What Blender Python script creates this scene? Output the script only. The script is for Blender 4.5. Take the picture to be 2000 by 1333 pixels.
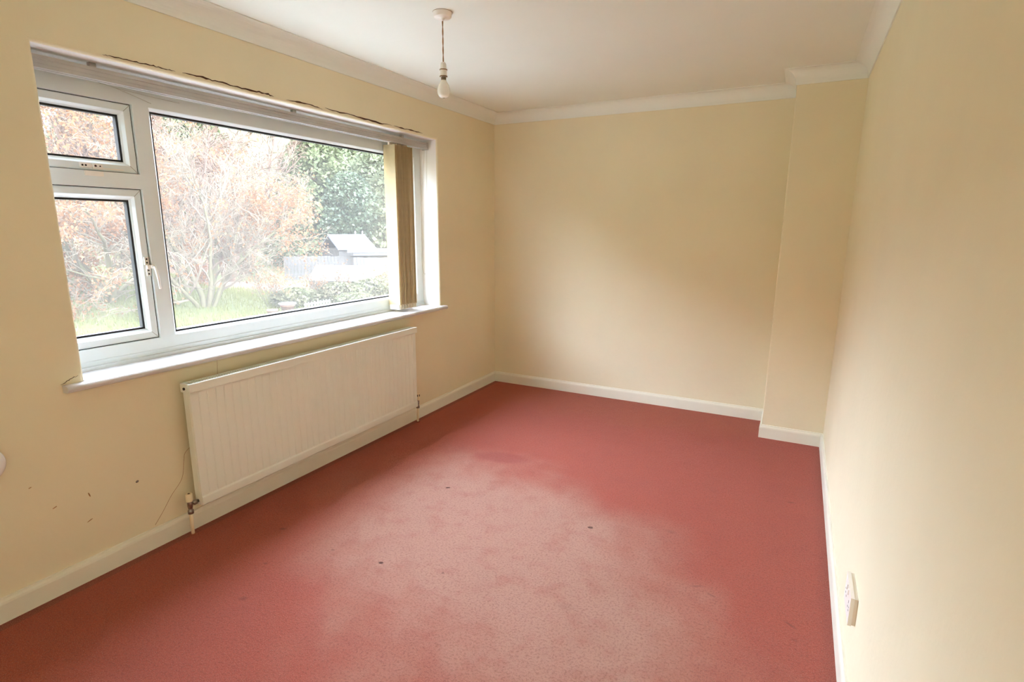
import bpy, bmesh, math, random
from mathutils import Vector, Matrix, noise
random.seed(7)
SC = bpy.context.scene
COL = SC.collection
for o in list(bpy.data.objects):
    bpy.data.objects.remove(o)

# ---------------------------------------------------------------- camera
def set_camera():
    yaw, pitch, roll = 0.478453, 0.204840, 0.005688
    fw = Vector((-math.sin(yaw)*math.cos(pitch), math.cos(yaw)*math.cos(pitch), -math.sin(pitch)))
    rt = Vector((math.cos(yaw), math.sin(yaw), 0)); up = rt.cross(fw)
    r2 = rt*math.cos(roll)+up*math.sin(roll); u2 = -rt*math.sin(roll)+up*math.cos(roll)
    m = Matrix(((r2.x, u2.x, -fw.x, 2.48153), (r2.y, u2.y, -fw.y, -4.42554), (r2.z, u2.z, -fw.z, 1.44002), (0, 0, 0, 1)))
    cd = bpy.data.cameras.new('camera'); cd.sensor_width = 36; cd.lens = 36*1070.064/2000; cd.clip_start = .02; cd.clip_end = 300
    co = bpy.data.objects.new('camera', cd); COL.objects.link(co); co.matrix_world = m
    SC.camera = co
set_camera()

# ---------------------------------------------------------------- world, exposure
SKY = 1.0
def set_world():
    w = bpy.data.worlds.new('overcast_sky'); SC.world = w; w.use_nodes = True
    nt = w.node_tree; nt.nodes.clear()
    out = nt.nodes.new('ShaderNodeOutputWorld'); bg = nt.nodes.new('ShaderNodeBackground')
    tc = nt.nodes.new('ShaderNodeTexCoord'); sx = nt.nodes.new('ShaderNodeSeparateXYZ')
    nt.links.new(tc.outputs['Generated'], sx.inputs[0])
    mr = nt.nodes.new('ShaderNodeMapRange')      # a bright, nearly even overcast sky
    mr.inputs['From Min'].default_value = 0; mr.inputs['From Max'].default_value = 1
    mr.inputs['To Min'].default_value = .95; mr.inputs['To Max'].default_value = 1.05
    nt.links.new(sx.outputs['Z'], mr.inputs['Value'])
    mu = nt.nodes.new('ShaderNodeMath'); mu.operation = 'MULTIPLY'; mu.inputs[1].default_value = SKY
    nt.links.new(mr.outputs[0], mu.inputs[0]); nt.links.new(mu.outputs[0], bg.inputs['Strength'])
    bg.inputs['Color'].default_value = (.84, .96, 1.20, 1)
    nt.links.new(bg.outputs[0], out.inputs[0])
set_world()
vs = SC.view_settings
vs.view_transform = 'Standard'; vs.look = 'None'; vs.gamma = 1; vs.use_curve_mapping = False
vs.exposure = 4.92
SC.cycles.max_bounces = 14; SC.cycles.diffuse_bounces = 8; SC.cycles.transparent_max_bounces = 24
SC.cycles.sample_clamp_indirect = 6

# fill light added behind the camera to lift the dim walls
def add_fill():
    l = bpy.data.lights.new('added_fill_light', 'AREA'); l.shape = 'RECTANGLE'; l.size = .8; l.size_y = 2.0; l.energy = .30; l.color = (1, .97, .74)
    o = bpy.data.objects.new('added_fill_light', l); COL.objects.link(o); o.location = (1.5, -5.12, 1.05); o.rotation_euler = (math.pi/2, 0, 0)
add_fill()

# ---------------------------------------------------------------- helpers
def lin(c):
    return tuple((x/255/12.92 if x/255 <= .04045 else ((x/255+.055)/1.055)**2.4) for x in c)
def mat(name, rgb, rough=.6, var=.0, scale=8, bump=0., bscale=120, spec=.5, metal=0, rgb2=None, trans=0, k=1.):
    m = bpy.data.materials.new(name); m.use_nodes = True; nt = m.node_tree
    b = nt.nodes['Principled BSDF']; L = nt.links
    c = tuple(x*k for x in lin(rgb)); b.inputs['Roughness'].default_value = rough; b.inputs['Metallic'].default_value = metal
    b.inputs['Specular IOR Level'].default_value = spec
    tc = nt.nodes.new('ShaderNodeTexCoord')
    n = nt.nodes.new('ShaderNodeTexNoise'); n.inputs['Scale'].default_value = scale; n.inputs['Detail'].default_value = 6
    L.new(tc.outputs['Object'], n.inputs['Vector'])
    mx = nt.nodes.new('ShaderNodeMix'); mx.data_type = 'RGBA'
    c2 = tuple(x*k for x in lin(rgb2)) if rgb2 else tuple(x*(1-var) for x in c)
    mx.inputs['A'].default_value = (*c, 1); mx.inputs['B'].default_value = (*c2, 1)
    cr = nt.nodes.new('ShaderNodeMapRange'); cr.inputs['From Min'].default_value = .35; cr.inputs['From Max'].default_value = .68
    L.new(n.outputs['Fac'], cr.inputs['Value']); L.new(cr.outputs[0], mx.inputs['Factor'])
    L.new(mx.outputs['Result'], b.inputs['Base Color'])
    if bump:
        n2 = nt.nodes.new('ShaderNodeTexNoise'); n2.inputs['Scale'].default_value = bscale; n2.inputs['Detail'].default_value = 4
        L.new(tc.outputs['Object'], n2.inputs['Vector'])
        bp = nt.nodes.new('ShaderNodeBump'); bp.inputs['Strength'].default_value = bump; bp.inputs['Distance'].default_value = .004
        L.new(n2.outputs['Fac'], bp.inputs['Height']); L.new(bp.outputs[0], b.inputs['Normal'])
    if trans:
        tr = nt.nodes.new('ShaderNodeBsdfTranslucent'); ms = nt.nodes.new('ShaderNodeMixShader')
        L.new(mx.outputs['Result'], tr.inputs['Color']); ms.inputs[0].default_value = trans
        L.new(b.outputs[0], ms.inputs[1]); L.new(tr.outputs[0], ms.inputs[2])
        L.new(ms.outputs[0], nt.nodes['Material Output'].inputs['Surface'])
    return m
def glass_mat():
    m = bpy.data.materials.new('window_glass'); m.use_nodes = True; nt = m.node_tree; nt.nodes.clear()
    o = nt.nodes.new('ShaderNodeOutputMaterial'); t = nt.nodes.new('ShaderNodeBsdfTransparent'); g = nt.nodes.new('ShaderNodeBsdfGlossy')
    g.inputs['Roughness'].default_value = .01; t.inputs['Color'].default_value = (.985, .985, .985, 1)
    f = nt.nodes.new('ShaderNodeFresnel'); ms = nt.nodes.new('ShaderNodeMixShader')
    ge = nt.nodes.new('ShaderNodeNewGeometry'); mi = nt.nodes.new('ShaderNodeMapRange')      # thin pane: the same reflectance from either face
    mi.inputs['To Min'].default_value = 1.45; mi.inputs['To Max'].default_value = 1/1.45
    nt.links.new(ge.outputs['Backfacing'], mi.inputs['Value']); nt.links.new(mi.outputs[0], f.inputs['IOR'])
    nt.links.new(f.outputs[0], ms.inputs[0]); nt.links.new(t.outputs[0], ms.inputs[1]); nt.links.new(g.outputs[0], ms.inputs[2])
    tl = nt.nodes.new('ShaderNodeBsdfTranslucent'); tl.inputs['Color'].default_value = (1, .96, .88, 1)      # faint film added to veil the view in pale glare
    m2 = nt.nodes.new('ShaderNodeMixShader'); m2.inputs[0].default_value = .016
    nt.links.new(ms.outputs[0], m2.inputs[1]); nt.links.new(tl.outputs[0], m2.inputs[2])
    nt.links.new(m2.outputs[0], o.inputs[0]); return m

def box(bm, x0, x1, y0, y1, z0, z1, mi=0):
    vs_ = [bm.verts.new(c) for c in ((x0,y0,z0),(x1,y0,z0),(x1,y1,z0),(x0,y1,z0),(x0,y0,z1),(x1,y0,z1),(x1,y1,z1),(x0,y1,z1))]
    fs = []
    for q in ((3,2,1,0),(4,5,6,7),(0,1,5,4),(1,2,6,5),(2,3,7,6),(3,0,4,7)):
        f = bm.faces.new([vs_[i] for i in q]); f.material_index = mi; fs.append(f)
    return fs
def rect_loft(bm, y0, y1, z0, z1, prof, closed=True, mi=0):
    """sweep a profile [(inward offset, x)] round a rectangle in the y-z plane: a mitred frame"""
    rings = []
    for o, x in prof:
        rings.append([bm.verts.new(c) for c in ((x,y0+o,z0+o),(x,y1-o,z0+o),(x,y1-o,z1-o),(x,y0+o,z1-o))])
    n = len(rings)
    for k in range(n if closed else n-1):
        a, b = rings[k], rings[(k+1) % n]
        for i in range(4):
            j = (i+1) % 4
            f = bm.faces.new((a[i], a[j], b[j], b[i])); f.material_index = mi
def lathe(bm, prof, origin=(0,0,0), seg=32, axis='z', mi=0, smooth=True):
    rings = []
    ox, oy, oz = origin
    for r, h in prof:
        ring = []
        for k in range(seg):
            a = 2*math.pi*k/seg; c, s = r*math.cos(a), r*math.sin(a)
            v = {'z': (ox+c, oy+s, oz+h), 'y': (ox+c, oy+h, oz+s), 'x': (ox+h, oy+c, oz+s)}[axis]
            ring.append(bm.verts.new(v))
        rings.append(ring)
    for a, b in zip(rings, rings[1:]):
        for k in range(seg):
            j = (k+1) % seg
            f = bm.faces.new((a[k], a[j], b[j], b[k])); f.smooth = smooth; f.material_index = mi
    for ring in (rings[0], rings[-1]):
        f = bm.faces.new(ring); f.material_index = mi
def tube_bm(bm, pts, r, seg=8, mi=0):
    rings = []
    for i, p in enumerate(pts):
        p = Vector(p); a = Vector(pts[max(i-1, 0)]); b = Vector(pts[min(i+1, len(pts)-1)])
        d = (b-a).normalized(); u = d.orthogonal().normalized(); v = d.cross(u)
        if rings:
            pu = prev_u - d*prev_u.dot(d); u = pu.normalized(); v = d.cross(u)
        prev_u = u
        rr = r[i] if isinstance(r, (list, tuple)) else r
        rings.append([bm.verts.new(p+u*rr*math.cos(2*math.pi*k/seg)+v*rr*math.sin(2*math.pi*k/seg)) for k in range(seg)])
    for a, b in zip(rings, rings[1:]):
        for k in range(seg):
            j = (k+1) % seg; f = bm.faces.new((a[k], a[j], b[j], b[k])); f.smooth = True; f.material_index = mi
    for ring in (rings[0], rings[-1]):
        bm.faces.new(ring).material_index = mi
def bevel(bm, w, seg=2, edges=None, ang=.6):
    es = edges or [e for e in bm.edges if len(e.link_faces) == 2 and e.calc_face_angle(0) > ang]
    bmesh.ops.bevel(bm, geom=es, offset=w, segments=seg, profile=.5, affect='EDGES')
def obj(name, bm, mats, parent=None, kind=None, recalc=True):
    if recalc: bmesh.ops.recalc_face_normals(bm, faces=bm.faces)
    me = bpy.data.meshes.new(name); bm.to_mesh(me); bm.free()
    for m in (mats if isinstance(mats, (list, tuple)) else [mats]): me.materials.append(m)
    o = bpy.data.objects.new(name, me); COL.objects.link(o)
    if parent: o.parent = parent; o.matrix_parent_inverse = parent.matrix_basis.inverted()
    if kind: o['kind'] = kind
    return o
def pyobj(name, verts, faces, m, parent=None, kind=None, smooth=False):
    me = bpy.data.meshes.new(name); me.from_pydata(verts, [], faces)
    for mm in (m if isinstance(m, (list, tuple)) else [m]): me.materials.append(mm)
    if smooth: me.polygons.foreach_set('use_smooth', [True]*len(me.polygons))
    o = bpy.data.objects.new(name, me); COL.objects.link(o)
    if parent: o.parent = parent; o.matrix_parent_inverse = parent.matrix_basis.inverted()
    if kind: o['kind'] = kind
    return o
def tag(o, label, cat, group=None):
    o['label'] = label; o['category'] = cat
    if group: o['group'] = group
    return o
def thing(name, label, cat, loc, group=None):
    o = bpy.data.objects.new(name, None); o.empty_display_size = .1; COL.objects.link(o); o.location = loc
    return tag(o, label, cat, group)
def BM(): return bmesh.new()

# ---------------------------------------------------------------- materials (room)
M = {}
M['cream'] = mat('cream_wall_paint', (234, 226, 195), .85, var=.05, scale=1.6, bump=.25, bscale=26, spec=.25)
M['white'] = mat('white_paint', (212, 210, 206), .45, var=.03, scale=4)
M['ceil'] = mat('ceiling_paint', (233, 237, 226), .9, var=.03, scale=1.2, bump=.15, bscale=40, spec=.2)
M['cove'] = mat('cove_paint', (234, 238, 229), .85, var=.02, scale=2, spec=.2)
M['reveal'] = mat('reveal_white', (240, 238, 232), .6, var=.02, scale=4)
M['pvc'] = mat('white_window_plastic', (226, 234, 232), .35, var=.03, scale=5)
M['skirt'] = mat('skirting_gloss', (234, 233, 214), .4, var=.04, scale=5)
M['rad'] = mat('radiator_enamel', (234, 238, 226), .4, var=.03, scale=3)
M['gasket'] = mat('black_gasket', (24, 26, 26), .6)
M['chrome'] = mat('worn_chrome', (170, 160, 150), .3, var=.5, scale=60, metal=1)
M['plastic'] = mat('white_plastic', (238, 234, 224), .4)
M['cap'] = mat('cream_valve_plastic', (240, 226, 190), .45)
M['dark'] = mat('dark_hole', (40, 28, 22), .8)
M['crack'] = mat('crack_brown', (78, 46, 20), .9)
M['hair'] = mat('hairline_brown', (176, 136, 88), .9)
M['glass'] = glass_mat()

def carpet_mat():
    m = bpy.data.materials.new('salmon_carpet'); m.use_nodes = True; nt = m.node_tree; L = nt.links
    b = nt.nodes['Principled BSDF']; b.inputs['Roughness'].default_value = 1; b.inputs['Specular IOR Level'].default_value = .05
    b.inputs['Sheen Weight'].default_value = .15; b.inputs['Sheen Roughness'].default_value = .6
    N = nt.nodes.new
    tc = N('ShaderNodeTexCoord'); P = tc.outputs['Object']
    def noise_(s, d=4, r=.55):
        n = N('ShaderNodeTexNoise'); n.inputs['Scale'].default_value = s; n.inputs['Detail'].default_value = d; n.inputs['Roughness'].default_value = r
        L.new(P, n.inputs['Vector']); return n.outputs['Fac']
    def rng(v, a, b_, c=0, d=1):
        r = N('ShaderNodeMapRange'); r.interpolation_type = 'SMOOTHSTEP'
        for k, x in zip(('From Min', 'From Max', 'To Min', 'To Max'), (a, b_, c, d)): r.inputs[k].default_value = x
        L.new(v, r.inputs['Value']); return r.outputs[0]
    def math_(op, a, b_):
        n = N('ShaderNodeMath'); n.operation = op
        for i, v in enumerate((a, b_)):
            if isinstance(v, (int, float)): n.inputs[i].default_value = v
            else: L.new(v, n.inputs[i])
        return n.outputs[0]
    def mix(f, a, b_):
        n = N('ShaderNodeMix'); n.data_type = 'RGBA'
        if isinstance(f, (int, float)): n.inputs['Factor'].default_value = f
        else: L.new(f, n.inputs['Factor'])
        for k, v in (('A', a), ('B', b_)):
            if isinstance(v, tuple): n.inputs[k].default_value = (*lin(v), 1)
            else: L.new(v, n.inputs[k])
        return n.outputs['Result']
    def dist(x, y, sx, sy, rot=0.):
        mp = N('ShaderNodeMapping'); mp.vector_type = 'TEXTURE'
        mp.inputs['Location'].default_value = (x, y, 0); mp.inputs['Rotation'].default_value = (0, 0, rot); mp.inputs['Scale'].default_value = (sx, sy, 1)
        L.new(P, mp.inputs['Vector'])
        ln = N('ShaderNodeVectorMath'); ln.operation = 'LENGTH'; L.new(mp.outputs[0], ln.inputs[0]); return ln.outputs['Value']
    big = noise_(2.2, 5); mid = noise_(9, 5, .6); fine = noise_(300, 3, .7); tiny = noise_(110, 3, .75)
    sx = N('ShaderNodeSeparateXYZ'); L.new(P, sx.inputs[0]); sxo = sx.outputs['X']
    rose = (201, 101, 82); peach = (218, 172, 151)
    wob = math_('MULTIPLY', math_('SUBTRACT', big, .5), 1.1)
    fade_and_light = rng(math_('ADD', dist(1.34, -2.46, 1.22, .74, -.53), wob), .46, 1.25, 1, 0)          # worn, sun-bleached patch before the window, plus its pool of light painted in
    col = mix(math_('MULTIPLY', fade_and_light, .85), rose, peach)
    far = rng(math_('ADD', dist(1.0, .1, 1.9, .75), wob), .7, 1.15, .55, 0)                     # browner tone along the far wall
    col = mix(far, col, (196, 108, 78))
    col = mix(rng(mid, .45, .75, 0, .35), col, (190, 92, 80))
    edge = rng(math_('ADD', sxo, math_('MULTIPLY', wob, .35)), .30, .75, .7, 0)                # shade below the sill painted in as an orange-brown strip
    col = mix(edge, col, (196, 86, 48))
    red = rng(math_('ADD', dist(.92, -1.55, .20, .09, .2), math_('MULTIPLY', wob, .5)), .5, 1.1, .45, 0)
    col = mix(red, col, (176, 62, 62))
    col = mix(rng(sx.outputs['X'], .05, .062, .45, 0), col, (120, 76, 50))                     # browner edge along the window wall skirting
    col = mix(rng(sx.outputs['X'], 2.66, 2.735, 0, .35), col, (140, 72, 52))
    for (x, y, a, b_, r, s) in ((.99,-2.781,.011,.008,.3,.9), (.851,-2.055,.014,.008,.6,.9), (1.702,-2.077,.014,.010,.2,.85), (.387,-2.79,.016,.010,.5,.5),
                                (.668,-3.218,.02,.014,.4,.35), (.732,-2.808,.012,.009,0,.35), (2.238,-2.30,.03,.007,.5,.28), (2.30,-2.33,.022,.007,-.4,.3),
                                (2.585,-2.37,.03,.007,-.6,.4), (2.6,-2.45,.016,.007,.2,.28), (1.81,-2.665,.05,.02,.3,.10), (2.06,-1.93,.03,.02,0,.2),
                                (.894,-.10,.016,.008,0,.6), (2.57,-1.33,.025,.008,.2,.4), (1.27,-2.715,.007,.006,0,.55), (.55,-3.02,.012,.009,0,.4), (1.02,-3.5,.05,.03,.3,.12)):
        col = mix(rng(dist(x, y, a, b_, r), .75 if s > .8 else .1, 1.15 if s > .8 else 1.35, s, 0), col, (74, 30, 18))
    col = mix(rng(tiny, .47, .66, 0, .42), col, (146, 66, 50))
    col = mix(rng(fine, .52, .68, 0, .42), col, (240, 192, 168))
    L.new(col, b.inputs['Base Color'])
    bp = N('ShaderNodeBump'); bp.inputs['Strength'].default_value = 1; bp.inputs['Distance'].default_value = .010
    L.new(math_('ADD', math_('ADD', fine, tiny), math_('MULTIPLY', mid, 1.5)), bp.inputs['Height']); L.new(bp.outputs[0], b.inputs['Normal'])
    return m
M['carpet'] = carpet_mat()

# ---------------------------------------------------------------- room shell
W, HC, H, CT, PW, PD, BBH, BT = 2.7387, 2.3136, 2.40, .0784, .3773, .3724, .0935, .015
YN = -5.15                                    # wall behind the camera
OY0, OY1, OZ0, OZ1 = -3.340, -.875, .830, 2.075    # window opening in the plaster

b = BM()
nx, ny = 2, 2
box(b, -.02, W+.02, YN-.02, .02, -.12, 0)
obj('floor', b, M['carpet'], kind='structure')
b = BM(); box(b, -.3, W+.2, YN-.2, .2, H, H+.12); obj('ceiling', b, M['ceil'], kind='structure')

def wall_left():
    b = BM()
    prof = [(0, -.17), (0, -.011), (-.003, -.004), (-.008, -.0008), (-.014, 0)]
    z0 = OZ0-.03
    rect_loft(b, OY0, OY1, z0, OZ1, prof[:2], closed=False, mi=1)
    rect_loft(b, OY0, OY1, z0, OZ1, prof[1:], closed=False, mi=0)
    g = .014
    inner = [(0, OY0-g, z0-g), (0, OY1+g, z0-g), (0, OY1+g, OZ1+g), (0, OY0-g, OZ1+g)]
    outer = [(0, YN, 0), (0, 0, 0), (0, 0, H), (0, YN, H)]
    vi = [b.verts.new(c) for c in inner]; vo = [b.verts.new(c) for c in outer]
    for i in range(4):
        j = (i+1) % 4; b.faces.new((vi[i], vi[j], vo[j], vo[i]))
    # middle and outer leaf of the wall, outside opening with a white rendered soffit
    def leaf(x0, x1, y0, y1, za, zb):
        box(b, x0, x1, YN-.2, y0, -.9, H+.1, 1); box(b, x0, x1, y1, .2, -.9, H+.1, 1)
        box(b, x0, x1, y0, y1, -.9, za, 1); box(b, x0, x1, y0, y1, zb, H+.1, 1)
    leaf(-.235, -.165, -3.42, -.80, .80, 2.11)
    leaf(-.37, -.235, -3.355, -.865, .86, 1.985)
    box(b, -.44, -.30, -3.45, -.78, .84, .902, 1)
    return obj('wall_left', b, [M['cream'], M['reveal']], kind='structure', recalc=False)
wl = wall_left()
b = BM(); box(b, -.3, W+.2, 0, .15, -.1, H+.1); obj('wall_far', b, M['cream'], kind='structure')
b = BM(); box(b, W, W+.15, YN-.2, 0, -.1, H+.1); obj('wall_right', b, M['cream'], kind='structure')
b = BM(); box(b, -.3, W+.2, YN-.15, YN, -.1, H+.1); obj('wall_near', b, M['cream'], kind='structure')
b = BM(); box(b, W-PW, W, -PD, 0, 0, H)
bevel(b, .006, 3, [e for e in b.edges if abs(e.verts[0].co.x-(W-PW)) < 1e-4 and abs(e.verts[1].co.x-(W-PW)) < 1e-4 and abs(e.verts[0].co.y+PD) < 1e-4 and abs(e.verts[1].co.y+PD) < 1e-4])
obj('wall_corner', b, M['cream'], kind='structure')

# skirting and coving: profiles swept along the wall with mitred ends
def sweep(name, pts, prof, m):
    """pts: floor-plan corner points with mitre direction; prof: (out from wall, z)"""
    b = BM(); rings = []
    for (x, y), (dx, dy) in pts:
        rings.append([b.verts.new((x+dx*o, y+dy*o, z)) for o, z in prof])
    for a, c in zip(rings, rings[1:]):
        for k in range(len(prof)):
            j = (k+1) % len(prof); b.faces.new((a[k], a[j], c[j], c[k]))
    for r in (rings[0], rings[-1]): b.faces.new(r)
    return obj(name, b, m, kind='structure')
SK = [(0, 0), (BT, 0), (BT, BBH-.022), (BT-.002, BBH-.014), (BT-.007, BBH-.006), (BT-.008, BBH), (0, BBH)]
SK = [(o if o else -.004, z) for o, z in SK]
sweep('baseboard_left', [((0, YN), (1, 0)), ((0, 0), (1, -1))], SK, M['skirt'])
sweep('baseboard_far', [((0, 0), (1, -1)), ((W-PW, 0), (-1, -1))], SK, M['skirt'])
sweep('baseboard_corner', [((W-PW, 0), (-1, -1)), ((W-PW, -PD), (-1, -1)), ((W, -PD), (-1, -1))], SK, M['skirt'])
sweep('baseboard_right', [((W, -PD), (-1, -1)), ((W, YN), (-1, 0))], SK, M['skirt'])
def cove_prof():
    h = H-HC; p = [(-.004, HC), (.006, HC), (.0075, HC+.006)]
    for k in range(1, 9):
        a = k/9*math.pi/2
        p.append((.0075+(CT-.0135)*(1-math.cos(a)), HC+.006+(h-.011)*math.sin(a)))
    p += [(CT-.006, H-.005), (CT, H-.004), (CT, H+.003), (-.004, H+.003)]
    return p
CV = cove_prof()
sweep('trim_1', [((0, YN), (1, 0)), ((0, 0), (1, -1))], CV, M['cove'])
sweep('trim_2', [((0, 0), (1, -1)), ((W-PW, 0), (-1, -1))], CV, M['cove'])
sweep('trim_3', [((W-PW, 0), (-1, -1)), ((W-PW, -PD), (-1, -1)), ((W, -PD), (-1, -1))], CV, M['cove'])
sweep('trim_4', [((W, -PD), (-1, -1)), ((W, YN), (-1, 0))], CV, M['cove'])

# cracks and scuffs on the window wall
def ribbon(name, pts, w, m, x=.0012, jit=.002, sub=5):
    vs_, fs = [], []; P = []
    for a, c in zip(pts, pts[1:]):
        for k in range(sub):
            t = k/sub; P.append((a[0]+(c[0]-a[0])*t, a[1]+(c[1]-a[1])*t+random.uniform(-jit, jit)))
    P.append(pts[-1])
    for i, (y, z) in enumerate(P):
        ww = w*(.35+.65*random.random())*(min(1, i/4, (len(P)-1-i)/4)+.12)
        vs_ += [(x, y, z-ww), (x, y, z+ww), (x-.003, y, z+ww), (x-.003, y, z-ww)]
    for i in range(len(P)-1):
        a, c = 4*i, 4*i+4
        for k in range(4): fs.append((a+k, c+k, c+(k+1) % 4, a+(k+1) % 4))
    return pyobj(name, vs_, fs, m, wl)
ribbon('crack', [(-3.112,2.089),(-3.082,2.091),(-3.008,2.093),(-2.968,2.092),(-2.918,2.094),(-2.867,2.094),(-2.827,2.094)], .0022, M['crack'])
ribbon('crack', [(-2.796,2.096),(-2.715,2.097),(-2.641,2.096),(-2.547,2.094),(-2.437,2.096),(-2.357,2.097),(-2.318,2.091)], .0040, M['crack'], jit=.003)
ribbon('crack', [(-2.245,2.091),(-2.169,2.096),(-2.081,2.099),(-1.99,2.088)], .0042, M['crack'])
ribbon('crack', [(-1.97,2.098),(-1.825,2.097),(-1.683,2.096),(-1.509,2.091),(-1.384,2.095)], .0046, M['crack'], jit=.003)
ribbon('crack', [(-1.37,2.096),(-1.274,2.094),(-1.17,2.096),(-1.048,2.095)], .0040, M['crack'])
ribbon('crack', [(-3.36,.858),(-3.384,.850),(-3.406,.840),(-3.422,.834)], .0014, M['crack'])
def hairline(pts, r=.0009):
    b = BM(); P = []
    for i in range(len(pts)-1):
        p0 = pts[max(i-1, 0)]; p1 = pts[i]; p2 = pts[i+1]; p3 = pts[min(i+2, len(pts)-1)]
        for k in range(5):
            t = k/5
            P.append(tuple(.5*((2*p1[j])+(-p0[j]+p2[j])*t+(2*p0[j]-5*p1[j]+4*p2[j]-p3[j])*t*t+(-p0[j]+3*p1[j]-3*p2[j]+p3[j])*t**3) for j in range(2)))
    P.append(pts[-1])
    tube_bm(b, [(.0006, y, z) for y, z in P], r, 5)
    return obj('hairline_crack', b, M['hair'], wl)
hairline([(-2.937,.42),(-2.983,.391),(-2.995,.354),(-3.014,.271),(-3.07,.211),(-3.117,.15),(-3.157,.104)])
hairline([(-2.777,.80),(-2.780,.76),(-2.785,.716)], .0007)
def spot(y, z, ry, rz, rot, m, name):
    b = BM(); lathe(b, [(.0001, .002), (1, .0015), (1.05, -.001)], seg=14, axis='x')
    for v in b.verts:
        a, c = v.co.y*ry, v.co.z*rz
        v.co = (v.co.x, y+a*math.cos(rot)-c*math.sin(rot), z+a*math.sin(rot)+c*math.cos(rot))
    return obj(name, b, m, wl)
spot(-3.205, .338, .0065, .0048, .4, mat('wall_plug_grey', (120, 108, 98), .7), 'plug_hole')
for y, z, a, c, r in ((-3.388,.359,.0022,.010,.25), (-3.507,.359,.008,.0018,.35), (-3.40,.25,.011,.0015,.35), (-3.57,.47,.005,.0014,.3)):
    spot(y, z, a, c, r, M['hair'], 'scuff')

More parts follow.
